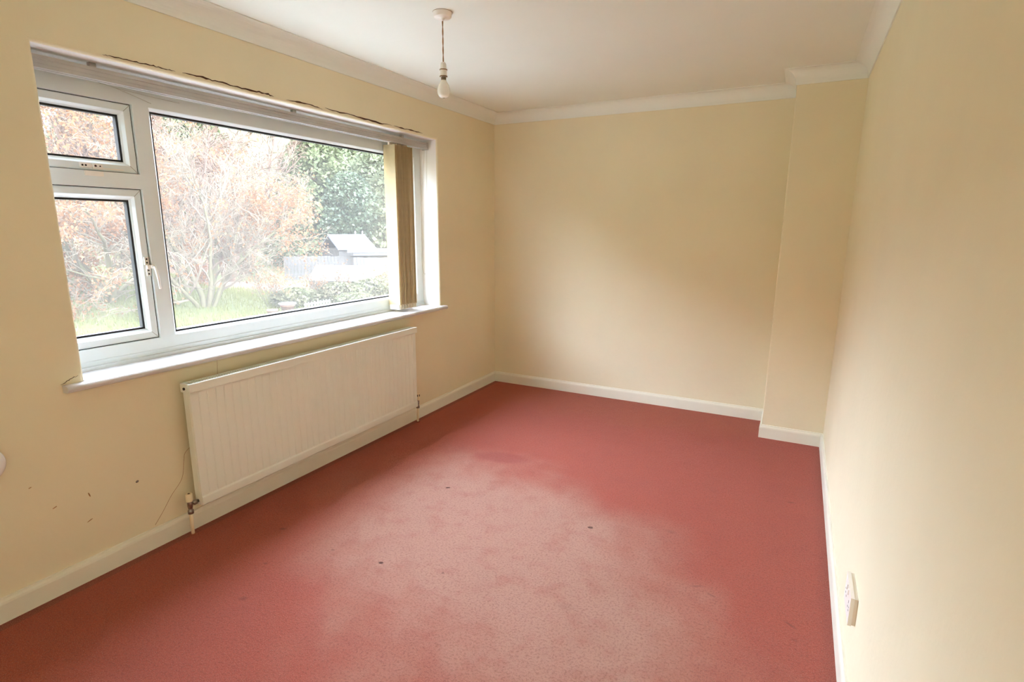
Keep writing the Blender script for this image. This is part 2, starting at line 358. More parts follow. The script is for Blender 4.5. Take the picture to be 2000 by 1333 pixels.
# ---------------------------------------------------------------- window
win = bpy.data.objects.new('window_1', None); COL.objects.link(win); win.location = (-.2, -2.1, .8); win['kind'] = 'structure'
FX, BX = -.160, -.232
def window():
    b = BM()
    # outer frame, mullion and transom
    Y0, Y1, Z0, Z1 = -3.415, -.805, .805, 2.105
    ML, MR, T0, T1, HB, SB, JL, JR = -2.936, -2.868, 1.597, 1.661, 1.954, .920, -3.372, -.950
    box(b, BX, FX, Y0, Y1, HB, Z1); box(b, BX, FX, Y0, Y1, Z0, SB)
    box(b, BX, FX, Y0, JL, SB, HB); box(b, BX, FX, JR, Y1, SB, HB)
    box(b, BX, FX, ML, MR, SB, HB); box(b, BX, FX, JL, ML, T0, T1)
    bevel(b, .002, 1)
    fr = obj('window_frame', b, M['pvc'], win)
    # raised trim lines of the profile at sill and head
    b = BM(); box(b, FX-.002, FX+.010, OY0-.05, OY1+.05, .829, .846); bevel(b, .004, 3)
    obj('sill_bead', b, M['pvc'], win)
    b = BM(); box(b, FX-.002, FX+.004, OY0-.05, OY1+.05, .862, .868); bevel(b, .001, 1)
    obj('frame_ridge', b, M['pvc'], win)
    # fixed pane: bead, gasket, glass
    def bead(y0, y1, z0, z1, xf, w, name, par):
        b = BM(); rect_loft(b, y0, y1, z0, z1, [(-.001, xf-.001), (0, xf), (w*.35, xf-.004), (w, xf-.016), (w, xf-.026), (-.001, xf-.026)])
        return obj(name, b, M['pvc'], par)
    bead(MR-.001, JR+.001, SB-.001, HB+.001, FX-.001, .014, 'glazing_bead', win)
    def glaze(y0, y1, z0, z1, par, xg):
        b = BM(); rect_loft(b, y0, y1, z0, z1, [(-.004, xg+.010), (.0085, xg+.010), (.0085, xg-.014), (-.004, xg-.014)])
        obj('gasket', b, M['gasket'], par)
        b = BM(); box(b, xg-.013, xg+.007, y0-.002, y1+.002, z0-.002, z1+.002)
        obj('glass_pane', b, M['glass'], par)
    glaze(MR+.013, JR-.013, SB+.013, HB-.013, win, -.192)
    # two opening lights, top-hung above the side-hung casement
    def sash(y0, y1, z0, z1):
        xf = FX-.011; w = .038
        b = BM(); rect_loft(b, y0, y1, z0, z1, [(.003, xf-.004), (.006, xf), (w-.006, xf), (w-.004, xf-.002), (w+.004, xf-.013), (w+.010, xf-.017), (w+.010, xf-.050), (.003, xf-.060)])
        s = obj('sash', b, M['pvc'], win)
        b = BM(); rect_loft(b, y0, y1, z0, z1, [(-.001, xf-.006), (.0045, xf-.006), (.0045, xf-.012), (-.001, xf-.012)])
        obj('seal', b, M['gasket'], s)
        # faint mitre joints at the corners
        for (cy, cz, sy, sz) in ((y1, z1, -1, -1), (y1, z0, -1, 1), (y0, z1, 1, -1), (y0, z0, 1, 1)):
            b = BM(); vs_ = []
            for o in (.008, w-.005):
                for d in (-.0006, .0006): vs_ += [b.verts.new((xf+.0004, cy+sy*o+d, cz+sz*o-d*sy*sz)), b.verts.new((xf-.001, cy+sy*o+d, cz+sz*o-d*sy*sz))]
            for q in ((0, 2, 6, 4), (1, 3, 7, 5), (0, 1, 5, 4), (2, 3, 7, 6)): b.faces.new([vs_[i] for i in q])
            obj('mitre_joint', b, mat_joint, s)
        glaze(y0+w+.010, y1-w-.010, z0+w+.010, z1-w-.010, s, xf-.032)
        return s, xf
    mat_joint = mat('joint_dirt', (150, 146, 132), .8)
    st, xf = sash(JL, ML, T1, HB)
    sl, xf = sash(JL, ML, SB, T0)
    # lock block on the top light
    lk = BM()
    box(lk, xf-.001, xf+.010, -3.166, -3.128, 1.672, 1.690); box(lk, xf-.001, xf+.014, -3.120, -3.086, 1.669, 1.690)
    box(lk, xf-.001, xf+.006, -3.130, -3.118, 1.675, 1.686); box(lk, xf-.001, xf+.006, -3.086, -3.00, 1.671, 1.676)
    bevel(lk, .0012, 1)
    lk = obj('window_lock', lk, M['plastic'], st)
    b = BM(); box(b, FX-.001, FX+.006, -3.158, -3.088, 1.640, 1.659); bevel(b, .002, 2); obj('keep_plate', b, M['plastic'], win)
    b = BM()
    for y in (-3.159, -3.147): lathe(b, [(.004, -.004), (.004, .0006)], (xf+.010, y, 1.681), 10, 'x')
    for y in (-3.113, -3.096): lathe(b, [(.0045 if y < -3.1 else .003, -.004), (.0045 if y < -3.1 else .003, .0006)], (xf+.014, y, 1.681), 10, 'x')
    b2 = obj('screw_hole', b, M['dark'], st)
    # handle and lock on the casement
    b = BM()
    box(b, xf-.001, xf+.008, -2.964, -2.946, 1.262, 1.297); box(b, xf-.001, xf+.008, -2.960, -2.943, 1.212, 1.245)
    bevel(b, .0015, 1); obj('window_lock', b, M['plastic'], sl)
    b = BM()
    for z in (1.288, 1.272): lathe(b, [(.004, -.004), (.004, .0006)], (xf+.008, -2.955, z), 10, 'x')
    for z in (1.237, 1.221): lathe(b, [(.004, -.004), (.004, .0006)], (xf+.008, -2.952, z), 10, 'x')
    obj('screw_hole', b, M['dark'], sl)
    h = BM(); box(h, xf-.001, xf+.013, -2.958, -2.925, 1.244, 1.262); lathe(h, [(.009, 0), (.009, .018), (.006, .022)], (xf, -2.934, 1.254), 14, 'x')
    bevel(h, .001, 1); hd = obj('window_handle', h, M['plastic'], sl)
    h = BM(); tube_bm(h, [(xf+.024, -2.934, 1.256), (xf+.028, -2.930, 1.235), (xf+.030, -2.926, 1.20), (xf+.030, -2.922, 1.15)], [.006, .0065, .006, .0055], 10)
    obj('lever', h, M['plastic'], hd)
    h = BM(); lathe(h, [(.004, .0), (.004, .003)], (xf+.021, -2.934, 1.254), 10, 'x'); obj('handle_screw', h, M['chrome'], hd)
    # internal sill board with rounded nosing and horns
    b = BM(); z1, z0, xn = OZ0, OZ0-.028, .044
    nose = [(-.17, z0), (.030, z0), (.037, z0+.002), (.042, z0+.007), (xn, z0+.014), (.042, z0+.021), (.037, z0+.026), (.030, z1), (-.17, z1)]
    def slab(y0, y1, prof):
        a = [b.verts.new((x, y0, z)) for x, z in prof]; c = [b.verts.new((x, y1, z)) for x, z in prof]
        for k in range(len(prof)):
            j = (k+1) % len(prof); b.faces.new((a[k], a[j], c[j], c[k]))
        b.faces.new(a); b.faces.new(c[::-1])
    slab(OY0+.001, OY1-.001, nose)
    horn = [(.0005, z0)] + nose[1:-1] + [(.0005, z1)]
    slab(OY0-.078, OY0+.001, horn); slab(OY1-.001, OY1+.045, horn)
    obj('window_sill', b, M['white'], win)
window()

# cobweb strands by the window head
b = BM(); tube_bm(b, [(-.157,-3.134,2.027),(-.150,-3.081,2.017),(-.150,-2.996,2.006),(-.152,-2.917,1.987),(-.158,-2.853,1.972)], .0006, 4)
cw = obj('cobweb', b, mat('cobweb_dust', (150, 140, 104), .9)); tag(cw, 'dusty sagging cobweb strand below the blind track at window head', 'cobweb')
b = BM(); tube_bm(b, [(-.157,-3.217,2.030),(-.15,-3.15,2.024),(-.148,-3.079,2.015),(-.15,-2.993,2.006),(-.152,-2.859,2.0),(-.158,-2.721,1.998)], .0005, 4)
c2 = obj('strand', b, cw.data.materials[0], cw)

# ---------------------------------------------------------------- vertical blind
def blind():
    t = thing('vertical_blind', 'cream vertical blind drawn open and stacked at right end of window', 'blind', (-.0975, -1.2, .83))
    mw = mat('blind_track_metal', (186, 186, 180), .45, var=.1, scale=10)
    mv = mat('blind_fabric', (222, 206, 164), .85, var=.06, scale=30, trans=.40)
    mc = mat('blind_chain', (236, 228, 204), .5)
    b = BM(); y0, y1 = OY0+.01, OY1-.02
    # extruded headrail: box with side grooves and a slotted underside
    pr = [(-.120, 2.053), (-.120, 2.008), (-.103, 2.008), (-.103, 2.014), (-.092, 2.014), (-.092, 2.008), (-.075, 2.008), (-.075, 2.022), (-.078, 2.024), (-.078, 2.038), (-.075, 2.040), (-.075, 2.053)]
    a = [b.verts.new((x, y0, z)) for x, z in pr]; c = [b.verts.new((x, y1, z)) for x, z in pr]
    for k in range(len(pr)): b.faces.new((a[k], a[(k+1) % len(pr)], c[(k+1) % len(pr)], c[k]))
    b.faces.new(a); b.faces.new(c[::-1])
    obj('headrail', b, mw, t)
    b = BM(); box(b, -.122, -.073, y1, y1+.012, 2.004, 2.056); bevel(b, .003, 2); obj('end_cap', b, mw, t)
    for y in (-3.1, -2.1, -1.15):
        b = BM(); box(b, -.118, -.100, y-.012, y+.012, 2.052, OZ1+.001); obj('ceiling_bracket', b, mw, t)
    n = 14; base = None
    zb, zt = .848, 1.992
    rng_ = random.Random(3)
    for i in range(n):
        y = -1.305 + i*.0152 + rng_.uniform(-.004, .004); tw = rng_.uniform(-.12, .12) if i else 0
        if base is None:
            vs_, fs = [], []; m = 8
            for k in range(m+1):
                u = k/m*2-1
                for z in (zb+.03, zt):
                    vs_.append((u*.050, .0022*(1-u*u)-.0007, z)); vs_.append((u*.050, .0022*(1-u*u)+.0007, z))
            for k in range(m):
                p = 4*k; q = p+4
                fs += [(p, q, q+2, p+2), (p+1, p+3, q+3, q+1), (p, p+1, q+1, q), (p+2, q+2, q+3, p+3)]
            fs += [(0, 2, 3, 1), (4*m, 4*m+1, 4*m+3, 4*m+2)]
            v = pyobj('vane', vs_, fs, mv, t); base = v
            b = BM(); box(b, -.044, .044, -.0032, .0036, zb, zb+.034); bevel(b, .0015, 1); wt = obj('vane_weight', b, mc, v); wt.matrix_parent_inverse = Matrix()
            b = BM(); box(b, -.008, .008, -.002, .002, zt, 2.012); hk = obj('vane_hanger', b, mc, v); hk.matrix_parent_inverse = Matrix()
        else:
            v = base.copy(); COL.objects.link(v)
            for src in (wt, hk):
                k_ = src.copy(); COL.objects.link(k_); k_.parent = v; k_.matrix_parent_inverse = Matrix()
        v.parent = t; v.matrix_parent_inverse = Matrix()
        v.location = Vector((-.0975+(rng_.uniform(-.006, .005) if i else 0), y, 0)) - Vector(t.location); v.rotation_euler = (0, 0, tw)
    # bead chains linking the weights, front and back, sagging between neighbours
    for xs in (-.144, -.051):
        b = BM(); P = []
        for i in range(n-1):
            for k in range(6):
                u = k/6; P.append((xs+random.uniform(-.002, .002), -1.305+(i+u)*.0152, zb+.012-.022*4*u*(1-u)*.5))
        tube_bm(b, P, .0012, 5)
        for q in P[::2]: bmesh.ops.create_icosphere(b, subdivisions=1, radius=.0019, matrix=Matrix.Translation(q))
        obj('bottom_chain', b, mc, t)
    # control cord and chain looping beside the reveal
    b = BM(); pts = [(-.07,-.905,2.006),(-.062,-.925,1.85),(-.055,-.94,1.6),(-.05,-.945,1.38),(-.05,-.913,1.2),(-.05,-.907,1.133),(-.05,-.935,1.088),(-.05,-.975,1.085),(-.05,-1.02,1.105),(-.052,-1.03,1.25),(-.06,-1.0,1.6),(-.075,-.93,2.006)]
    P = []
    for i in range(len(pts)-1):
        p0, p1, p2, p3 = (Vector(pts[max(0, min(len(pts)-1, i+d))]) for d in (-1, 0, 1, 2))
        for k in range(6):
            u = k/6; P.append(.5*((2*p1)+(p2-p0)*u+(2*p0-5*p1+4*p2-p3)*u*u+(3*p1-3*p2+p3-p0)*u**3))
    P.append(Vector(pts[-1])); tube_bm(b, P, .0011, 5); obj('control_cord', b, mat('cord_grey', (190, 182, 160), .7), t)
blind()

# ---------------------------------------------------------------- radiator
def radiator():
    y0, y1, z0, z1, xf = -2.985, -1.315, .138, .735, .088
    t = thing('radiator', 'cream ribbed panel radiator mounted on the wall below the window', 'radiator', (.06, -2.15, 0))
    nf = 39; pitch = (y1-y0)/nf; ys = []
    for i in range(nf):
        c = y0+i*pitch
        ys += [(c+pitch*.06, 0), (c+pitch*.40, .0004), (c+pitch*.60, .0004), (c+pitch*.90, 0), (c+pitch*.98, -.0034)]
    ys = [(y0, -.012), (y0+.004, -.003)] + ys[0:] + [(y1-.001, -.003), (y1, -.012)]
    rows = [(z0, -.008, 0), (z0+.002, .002, 0), (z0+.006, .005, 0), (z0+.040, .005, 0), (z0+.048, .0, .2), (z0+.058, 0, 1), (z1-.058, 0, 1), (z1-.047, 0, .1), (z1-.03, 0, 0)]
    vs_, fs = [], []
    for z, dx, g in rows:
        for y, d in ys:
            edge = d <= -.0030 and (y < y0+.005 or y > y1-.002)
            vs_.append((xf+dx+(d if edge else d*g), y, z))
    n = len(ys)
    for r in range(len(rows)-1):
        for k in range(n-1): fs.append((r*n+k, r*n+k+1, (r+1)*n+k+1, (r+1)*n+k))
    fp = pyobj('front_panel', vs_, fs, M['rad'], t)
    b = BM(); box(b, .040, xf-.008, y0+.001, y1-.001, z0+.001, z1-.03); bevel(b, .004, 2); obj('water_panel', b, M['rad'], t)
    # slotted top cap
    b = BM(); zt = z1
    box(b, xf-.006, xf+.010, y0-.004, y1+.004, zt-.040, zt); box(b, .032, .040, y0-.004, y1+.004, zt-.042, zt)
    box(b, .040, xf-.006, y0-.004, y0+.012, zt-.042, zt-.001); box(b, .040, xf-.006, y1-.012, y1+.004, zt-.042, zt-.001)
    k = y0+.03
    while k < y1-.02:
        box(b, .040, xf-.006, k, k+.007, zt-.006, zt-.001); k += .0125
    bevel(b, .0012, 1, [e for e in b.edges if e.calc_length() > 1 ])
    obj('top_grille', b, M['rad'], t)
    for ye, s in ((y0-.004, -1), (y1+.004, 1)):
        b = BM(); box(b, .034, xf+.004, ye-.0015, ye+.0015, zt-.040, zt-.002); bevel(b, .001, 1); obj('end_plate', b, M['rad'], t)
    b = BM(); lathe(b, [(.0065, -.004), (.0065, .001)], (.064, y0-.006, zt-.022), 12, 'y'); obj('bleed_plug', b, M['dark'], t)
    for y in (-2.75, -1.55):
        b = BM(); box(b, .0002, .042, y-.02, y+.02, .25, .62); obj('wall_bracket', b, M['rad'], t)
    # valves: body, union to the panel, cap and painted tail pipe
    for ye, s, nm in ((y0, -1, 'valve'), (y1, 1, 'valve')):
        xv, zv = .058, .158; yv = ye+s*.040
        v = BM()
        lathe(v, [(.009, -.048), (.013, -.046), (.013, -.030), (.0085, -.027), (.0100, -.016), (.0115, -.010), (.0115, .010), (.0095, .016), (.0095, .022)], (xv, yv, zv), 6 if False else 14)
        pr = [(.0105, 0), (.0105, .009), (.0075, .010), (.0075, .018), (.0125, .019), (.0125, .031), (.0085, .032), (.0085, .045)]
        lathe(v, [(r, -s*h) for r, h in pr], (xv, yv, zv), 14, 'y')
        vb = obj(nm, v, M['chrome'], t)
        v = BM()
        if s < 0:
            lathe(v, [(.0145, .016), (.0150, .020), (.0150, .050), (.0125, .053), (.0120, .054)], (xv, yv, zv), 20)
            obj('valve_cap', v, M['cap'], vb)
            v = BM(); lathe(v, [(.0055, .050), (.0055, .0546)], (xv, yv, zv), 12); obj('cap_screw', v, M['dark'], vb)
        else:
            lathe(v, [(.0165, .016), (.0172, .022), (.0168, .060), (.0150, .066), (.0145, .068)], (xv, yv, zv), 20)
            obj('valve_cap', v, M['cap'], vb)
            v = BM()
            for a in (-2.2, -1.0, -.1):
                c, q = math.cos(a), math.sin(a)
                box(v, xv+c*.0160-.0032, xv+c*.0160+.0032, yv+q*.0160-.0028, yv+q*.0160+.0028, zv+.046, zv+.061)
            obj('cap_slot', v, M['dark'], vb)
        v = BM(); tube_bm(v, [(xv, yv, zv-.040), (xv-.003, yv, .06), (xv-.006, yv+.002, -.005)], .0078, 14); obj('tail_pipe', v, M['cap'], vb)
        v = BM(); lathe(v, [(.015, -.001), (.015, .004), (.009, .006)], (xv-.006, yv+.002, 0), 14); obj('pipe_collar', v, mat('carpet_collar', (160, 86, 60), .9), vb)
radiator()

# ---------------------------------------------------------------- pendant light
def pendant():
    x, y = .9236, -2.1307
    t = thing('pendant_light', 'white ceiling rose with bare unlit pearl bulb hanging on brown flex', 'ceiling light', (x, y, H))
    b = BM(); lathe(b, [(.0435, 0), (.0445, -.003), (.0430, -.006), (.0400, -.020), (.037, -.0235), (.012, -.0245), (.009, -.030), (.0045, -.036), (.003, -.037)], (x, y, H), 40)
    obj('ceiling_rose', b, M['plastic'], t)
    b = BM(); lathe(b, [(.0448, .0005), (.0448, -.0015)], (x, y, H), 40); obj('rose_rim', b, mat('rose_rim_brown', (130, 92, 56), .8), t)
    b = BM()
    for s in (-1, 1):
        P = [(x+s*.0016*math.cos(k*.9), y+s*.0016*math.sin(k*.9), H-.034-k*(H-.034-2.184)/16) for k in range(17)]
        tube_bm(b, P, .0018, 6)
    obj('flex', b, mat('brown_flex', (150, 108, 52), .6), t)
    b = BM(); lathe(b, [(.004, 2.190), (.010, 2.187), (.0135, 2.180), (.0150, 2.170), (.0155, 2.157), (.0160, 2.154), (.0160, 2.130), (.0150, 2.127), (.0145, 2.125)], (x, y, 0), 28)
    obj('lamp_holder', b, M['plastic'], t)
    mr_ = mat('aged_brown_plastic', (128, 96, 54), .6)
    for z in (2.1565, 2.1275):
        b = BM(); lathe(b, [(.0155, z+.0022), (.0183, z+.0016), (.0183, z-.0016), (.0155, z-.0022)], (x, y, 0), 28); obj('shade_ring', b, mr_, t)
    gl = bpy.data.materials.new('pearl_glass'); gl.use_nodes = True; nt = gl.node_tree; p = nt.nodes['Principled BSDF']
    p.inputs['Base Color'].default_value = (.93, .91, .85, 1); p.inputs['Roughness'].default_value = .12
    tr = nt.nodes.new('ShaderNodeBsdfTranslucent'); tr.inputs['Color'].default_value = (.9, .88, .8, 1); ms = nt.nodes.new('ShaderNodeMixShader'); ms.inputs[0].default_value = .3
    nt.links.new(p.outputs[0], ms.inputs[1]); nt.links.new(tr.outputs[0], ms.inputs[2]); nt.links.new(ms.outputs[0], nt.nodes['Material Output'].inputs['Surface'])
    b = BM(); pr = [(.0128, 2.111), (.0145, 2.106), (.0190, 2.099), (.0245, 2.090), (.0282, 2.080), (.0300, 2.070), (.0303, 2.062), (.0292, 2.053), (.0260, 2.0445), (.0208, 2.0385), (.014, 2.0350), (.006, 2.0338), (.0012, 2.0335)]
    lathe(b, pr, (x, y, 0), 36); bl = obj('bulb', b, gl, t)
    b = BM(); lathe(b, [(.0118, 2.128), (.0118, 2.112), (.0110, 2.108)], (x, y, 0), 24); obj('bulb_cap', b, mat('bulb_cap_metal', (128, 118, 96), .5, metal=.6), bl)
    b = BM(); lathe(b, [(.0055, 2.0336), (.005, 2.0330), (.001, 2.0328)], (x, y, 0), 16); obj('bulb_mark', b, mat('bulb_print', (128, 112, 76), .7), bl)
pendant()

# ---------------------------------------------------------------- socket and the round fitting
def socket():
    t = thing('wall_socket', 'white double plug socket low on the right wall above the skirting', 'socket', (W, -2.595, .27))
    b = BM(); box(b, W-.010, W+.001, -2.668, -2.522, .268, .356); bevel(b, .003, 2); obj('back_box', b, mat('socket_beige', (226, 216, 200), .5), t)
    b = BM(); box(b, W-.020, W-.010, -2.670, -2.520, .266, .358); bevel(b, .004, 3); obj('face_plate', b, M['plastic'], t)
    for y in (-2.633, -2.557):
        b = BM()
        for dy, dz, w, h in ((0, .022, .004, .009), (-.011, 0, .008, .0045), (.011, 0, .008, .0045)):
            box(b, W-.0203, W-.0195, y+dy-w/2, y+dy+w/2, .300+dz-h/2, .300+dz+h/2)
        obj('pin_slot', b, M['dark'], t)
    for y in (-2.610, -2.580):
        b = BM(); box(b, W-.0235, W-.019, y-.006, y+.006, .334, .350); bevel(b, .0015, 2); obj('switch_rocker', b, M['plastic'], t)
    for y in (-2.648, -2.542):
        b = BM(); lathe(b, [(.003, -.0205), (.003, -.019)], (W, y, .312), 10, 'x'); obj('plate_screw', b, M['chrome'], t)
socket()
def fitting():
    t = thing('wall_fitting', 'round white plastic wall fitting cut off by left edge of photo', 'wall fitting', (0, -3.692, .605))
    b = BM(); lathe(b, [(.066, -.001), (.066, .012), (.062, .020), (.052, .026), (.03, .030), (.001, .031)], (0, -3.692, .605), 40, 'x')
    obj('cover', b, mat('fitting_gloss', (238, 240, 240), .15), t)
    b = BM(); lathe(b, [(.012, .030), (.012, .036), (.009, .038), (.001, .038)], (0, -3.692, .605), 20, 'x'); obj('centre_knob', b, M['plastic'], t)
fitting()

# ================================================================ outside
def ss(a, b_, x):
    if a > b_: return 1-ss(b_, a, x)
    u = max(0, min(1, (x-a)/(b_-a))); return u*u*(3-2*u)
def gz(x, y):
    s = .36*(1-ss(2.5, 7, y))
    z = -.62 + s*max(0, -9.3-x)**1.0*(1-.0*x)
    z = min(z, -.62+s*6.5) + .30*max(0, -19-x)
    z += .22*max(0, y-19)*ss(-6, -14, x) if y > 19 else 0
    z += min(4.6, .36*max(0, -4.5-y))*ss(-2, -7, x)                  # unseen bank added on the left to block low sky light
    z += 3.2*ss(2.6, -1.5, y)*ss(-11, -17, x)                          # steep bank added beyond the left casement to hold back low sky light
    return z + .05*noise.noise(Vector((x*.7, y*.7, 0)))
KX = .28      # darkens outdoor colours to balance the garden against the room's exposure
E = {}
E['grass'] = mat('lawn_green', (124, 130, 80), .9, scale=1.3, rgb2=(138, 138, 88), spec=.1, k=KX)
E['blade'] = mat('grass_blade', (150, 154, 84), .8, scale=3, rgb2=(162, 160, 98), spec=.1, trans=.3, k=KX)
E['bark'] = mat('beech_bark', (158, 144, 116), .9, scale=3, rgb2=(142, 138, 98), spec=.1, k=KX)
E['twig'] = mat('beech_twig', (166, 146, 124), .9, scale=2, rgb2=(150, 140, 112), spec=.1, k=KX)
E['leaf'] = mat('beech_leaf', (192, 140, 98), .8, scale=1.5, rgb2=(182, 124, 82), spec=.1, trans=.35, k=KX)
E['twig2'] = mat('woodland_twig', (158, 134, 116), .95, scale=1, rgb2=(160, 128, 104), spec=.1, k=KX)
E['fir'] = mat('evergreen_needles', (144, 156, 108), .8, scale=.8, rgb2=(158, 168, 112), spec=.2, trans=.2, k=KX)
E['fir2'] = mat('evergreen_pale_needles', (158, 168, 126), .8, scale=.8, rgb2=(168, 176, 128), spec=.2, trans=.2, k=KX)
E['ivy'] = mat('ivy_leaves', (96, 114, 82), .6, scale=1.2, rgb2=(122, 138, 96), spec=.3, trans=.15, k=KX)
E['litter'] = mat('leaf_litter', (168, 138, 118), .95, scale=2.5, rgb2=(146, 128, 108), spec=.05, k=KX)
E['shrub'] = mat('shrub_leaves', (128, 134, 88), .8, scale=2, rgb2=(140, 132, 96), spec=.2, trans=.2, k=KX)
E['wood'] = mat('weathered_boards', (168, 162, 152), .9, scale=6, rgb2=(130, 124, 114), spec=.1, k=.21)
E['felt'] = mat('grey_roofing', (160, 164, 172), .85, scale=5, rgb2=(146, 150, 158), spec=.2, k=.30)
E['pale'] = mat('white_weatherboard', (205, 206, 206), .7, scale=5, rgb2=(190, 190, 188), k=.24)
E['terra'] = mat('terracotta', (176, 128, 98), .8, scale=12, rgb2=(164, 114, 88), k=.32)

def ground():
    vs_, fs = [], []; xs = [-.40-.0-i*.6 for i in range(80)]; ys = [-23+i*.7 for i in range(90)]
    for x in xs:
        for y in ys: vs_.append((x, y, gz(x, y)))
    n = len(ys)
    for i in range(len(xs)-1):
        for j in range(n-1): fs.append((i*n+j, i*n+j+1, (i+1)*n+j+1, (i+1)*n+j))
    o = pyobj('ground', vs_, fs, [E['grass'], E['litter']], kind='structure', smooth=True)
    for p in o.data.polygons:                                        # leaf litter under the trees on the bank
        if p.center.x < -12.3-.8*noise.noise(p.center*.5) and p.center.y < 9+noise.noise(p.center*.4): p.material_index = 1
    r = random.Random(11); vs_, fs = [], []
    for k in range(26000):
        x = -6.5-r.random()*7.5; y = -1.5+r.random()*9
        z = gz(x, y); a = r.random()*6.28; h = .05+.09*r.random(); w = .006+.006*r.random()
        if r.random() < .3: h *= 1.7
        c, s = math.cos(a)*w, math.sin(a)*w; i = len(vs_); lx, ly = r.uniform(-.05, .05), r.uniform(-.05, .05)
        vs_ += [(x-c, y-s, z-.01), (x+c, y+s, z-.01), (x+lx, y+ly, z+h)]; fs.append((i, i+1, i+2))
    g = pyobj('grass', vs_, fs, E['blade'], kind='stuff'); tag(g, 'rough bright green grass growing on the garden bank outside', 'grass')
    b = BM(); r = random.Random(2)
    for i in range(8):
        for j in range(22):
            x1 = -.42-i*.61; y0 = -9+j*.61; z = -.50+r.uniform(-.004, .004)
            box(b, x1-.60, x1, y0, y0+.60, z-.12, z)
    p = obj('unseen_bounce_paving', b, mat('bounce_slab_concrete', (98, 96, 90), .9, scale=3, rgb2=(84, 82, 76)), kind='structure')  # unseen slabs added outside to bounce daylight up to the ceiling
ground()

class Tree:
    def __init__(s, seed): s.r = random.Random(seed); s.big = ([], []); s.tw = ([], []); s.lf = ([], []); s.tips = []
    def tube(s, tgt, pts, rads, n):
        V, F = tgt; prev = None
        for i, p in enumerate(pts):
            a = pts[max(i-1, 0)]; b_ = pts[min(i+1, len(pts)-1)]; d = (b_-a).normalized()
            u = d.orthogonal().normalized() if prev is None else (prev-d*prev.dot(d)).normalized()
            prev = u; v = d.cross(u)
            for k in range(n):
                t = 2*math.pi*k/n; q = p+(u*math.cos(t)+v*math.sin(t))*rads[i]; V.append(tuple(q))
        base = len(V)-n*len(pts)
        for i in range(len(pts)-1):
            for k in range(n):
                j = (k+1) % n; F.append((base+i*n+k, base+i*n+j, base+(i+1)*n+j, base+(i+1)*n+k))
    def branch(s, p, d, L, r0, lvl, spec):
        r = s.r; n = spec['seg'][lvl]; pts = [p.copy()]; rads = [r0]; dd = d.normalized(); q = p.copy()
        for i in range(n):
            dd = (dd+Vector((r.gauss(0, 1), r.gauss(0, 1), r.gauss(0, 1)))*spec['wob'][lvl]+Vector((0, 0, spec['grav'][lvl]))).normalized()
            q = q+dd*(L/n); pts.append(q.copy()); rads.append(max(r0*(1-(i+1)/n*.8), spec['rmin']))
        tgt = s.big if lvl <= spec['biglvl'] else s.tw
        s.tube(tgt, pts, rads, 6 if lvl == 0 else (4 if lvl == 1 else 3))
        if lvl >= spec['levels']-1:
            s.tips.append((pts[-1], dd)); s.tips.append((pts[len(pts)//2], dd)); return
        kids = spec['kids'][lvl]
        for k in range(kids):
            t = spec['start'][lvl]+(1-spec['start'][lvl])*(k+r.random())/kids; f = t*n; i = min(int(f), n-1); pp = pts[i].lerp(pts[i+1], f-i)
            ax = (pts[i+1]-pts[i]).normalized(); u = ax.orthogonal().normalized(); v = ax.cross(u); a = r.random()*6.283
            sp = spec['ang'][lvl]*r.uniform(.6, 1.25)
            nd = ax*math.cos(sp)+(u*math.cos(a)+v*math.sin(a))*math.sin(sp)
            s.branch(pp, nd, L*spec['ratio'][lvl]*r.uniform(.6, 1.15)*(1.15-.55*t), max(rads[i]*.5, spec['rmin']), lvl+1, spec)
    def leaves(s, per, size, keep):
        r = s.r; V, F = s.lf
        for p, d in s.tips:
            if not keep(p, r): continue
            for k in range(per):
                q = p+Vector((r.gauss(0, 1), r.gauss(0, 1), r.gauss(0, 1)))*size*1.2
                a = Vector((r.gauss(0, 1), r.gauss(0, 1), r.gauss(0, 1)-.6)).normalized(); b_ = a.orthogonal().normalized(); b_.rotate(Matrix.Rotation(r.random()*6, 3, a))
                L = size*r.uniform(.7, 1.3); i = len(V); w = L*.33
                V += [tuple(q), tuple(q+a*L*.5+b_*w), tuple(q+a*L), tuple(q+a*L*.5-b_*w)]; F.append((i, i+1, i+2, i+3))

def bare_tree(name, label, base, seed, stems, L, spread, lean, r0, spec, twig, leaf=None, bark=None, per=3, lsize=.07, keep=None, group=None, cat='tree'):
    T = Tree(seed); r = T.r; t = thing(name, label, cat, base, group); B = Vector(base)
    for k in range(stems):
        a = 6.283*(k+r.uniform(-.3, .3))/stems; sp = spread*r.uniform(.25, 1.1) if stems > 1 else 0
        d = Vector((math.cos(a)*math.sin(sp)+lean[0], math.sin(a)*math.sin(sp)+lean[1], math.cos(sp)))
        T.branch(B+Vector((math.cos(a)*r0*.8, math.sin(a)*r0*.8, -.1)), d, L*r.uniform(.75, 1.05), r0*r.uniform(.6, 1), 0, spec)
    pyobj('trunk', T.big[0], T.big[1], bark or E['bark'], t, smooth=True)
    pyobj('twigs', T.tw[0], T.tw[1], twig, t, kind='stuff')
    if leaf:
        T.leaves(per, lsize, keep or (lambda p, r: True)); pyobj('leaves', T.lf[0], T.lf[1], leaf, t, kind='stuff')
    return t
BEECH = dict(levels=4, seg=[8, 6, 5, 3], wob=[.17, .2, .22, .2], grav=[.03, .02, .0, .0], kids=[13, 9, 8], start=[.16, .15, .12], ang=[.75, .7, .7], ratio=[.52, .5, .5], rmin=.0042, biglvl=0)
def clump(p, thr, sc=.8):
    return noise.noise(Vector((p.x*sc, p.y*sc, p.z*sc))) > thr
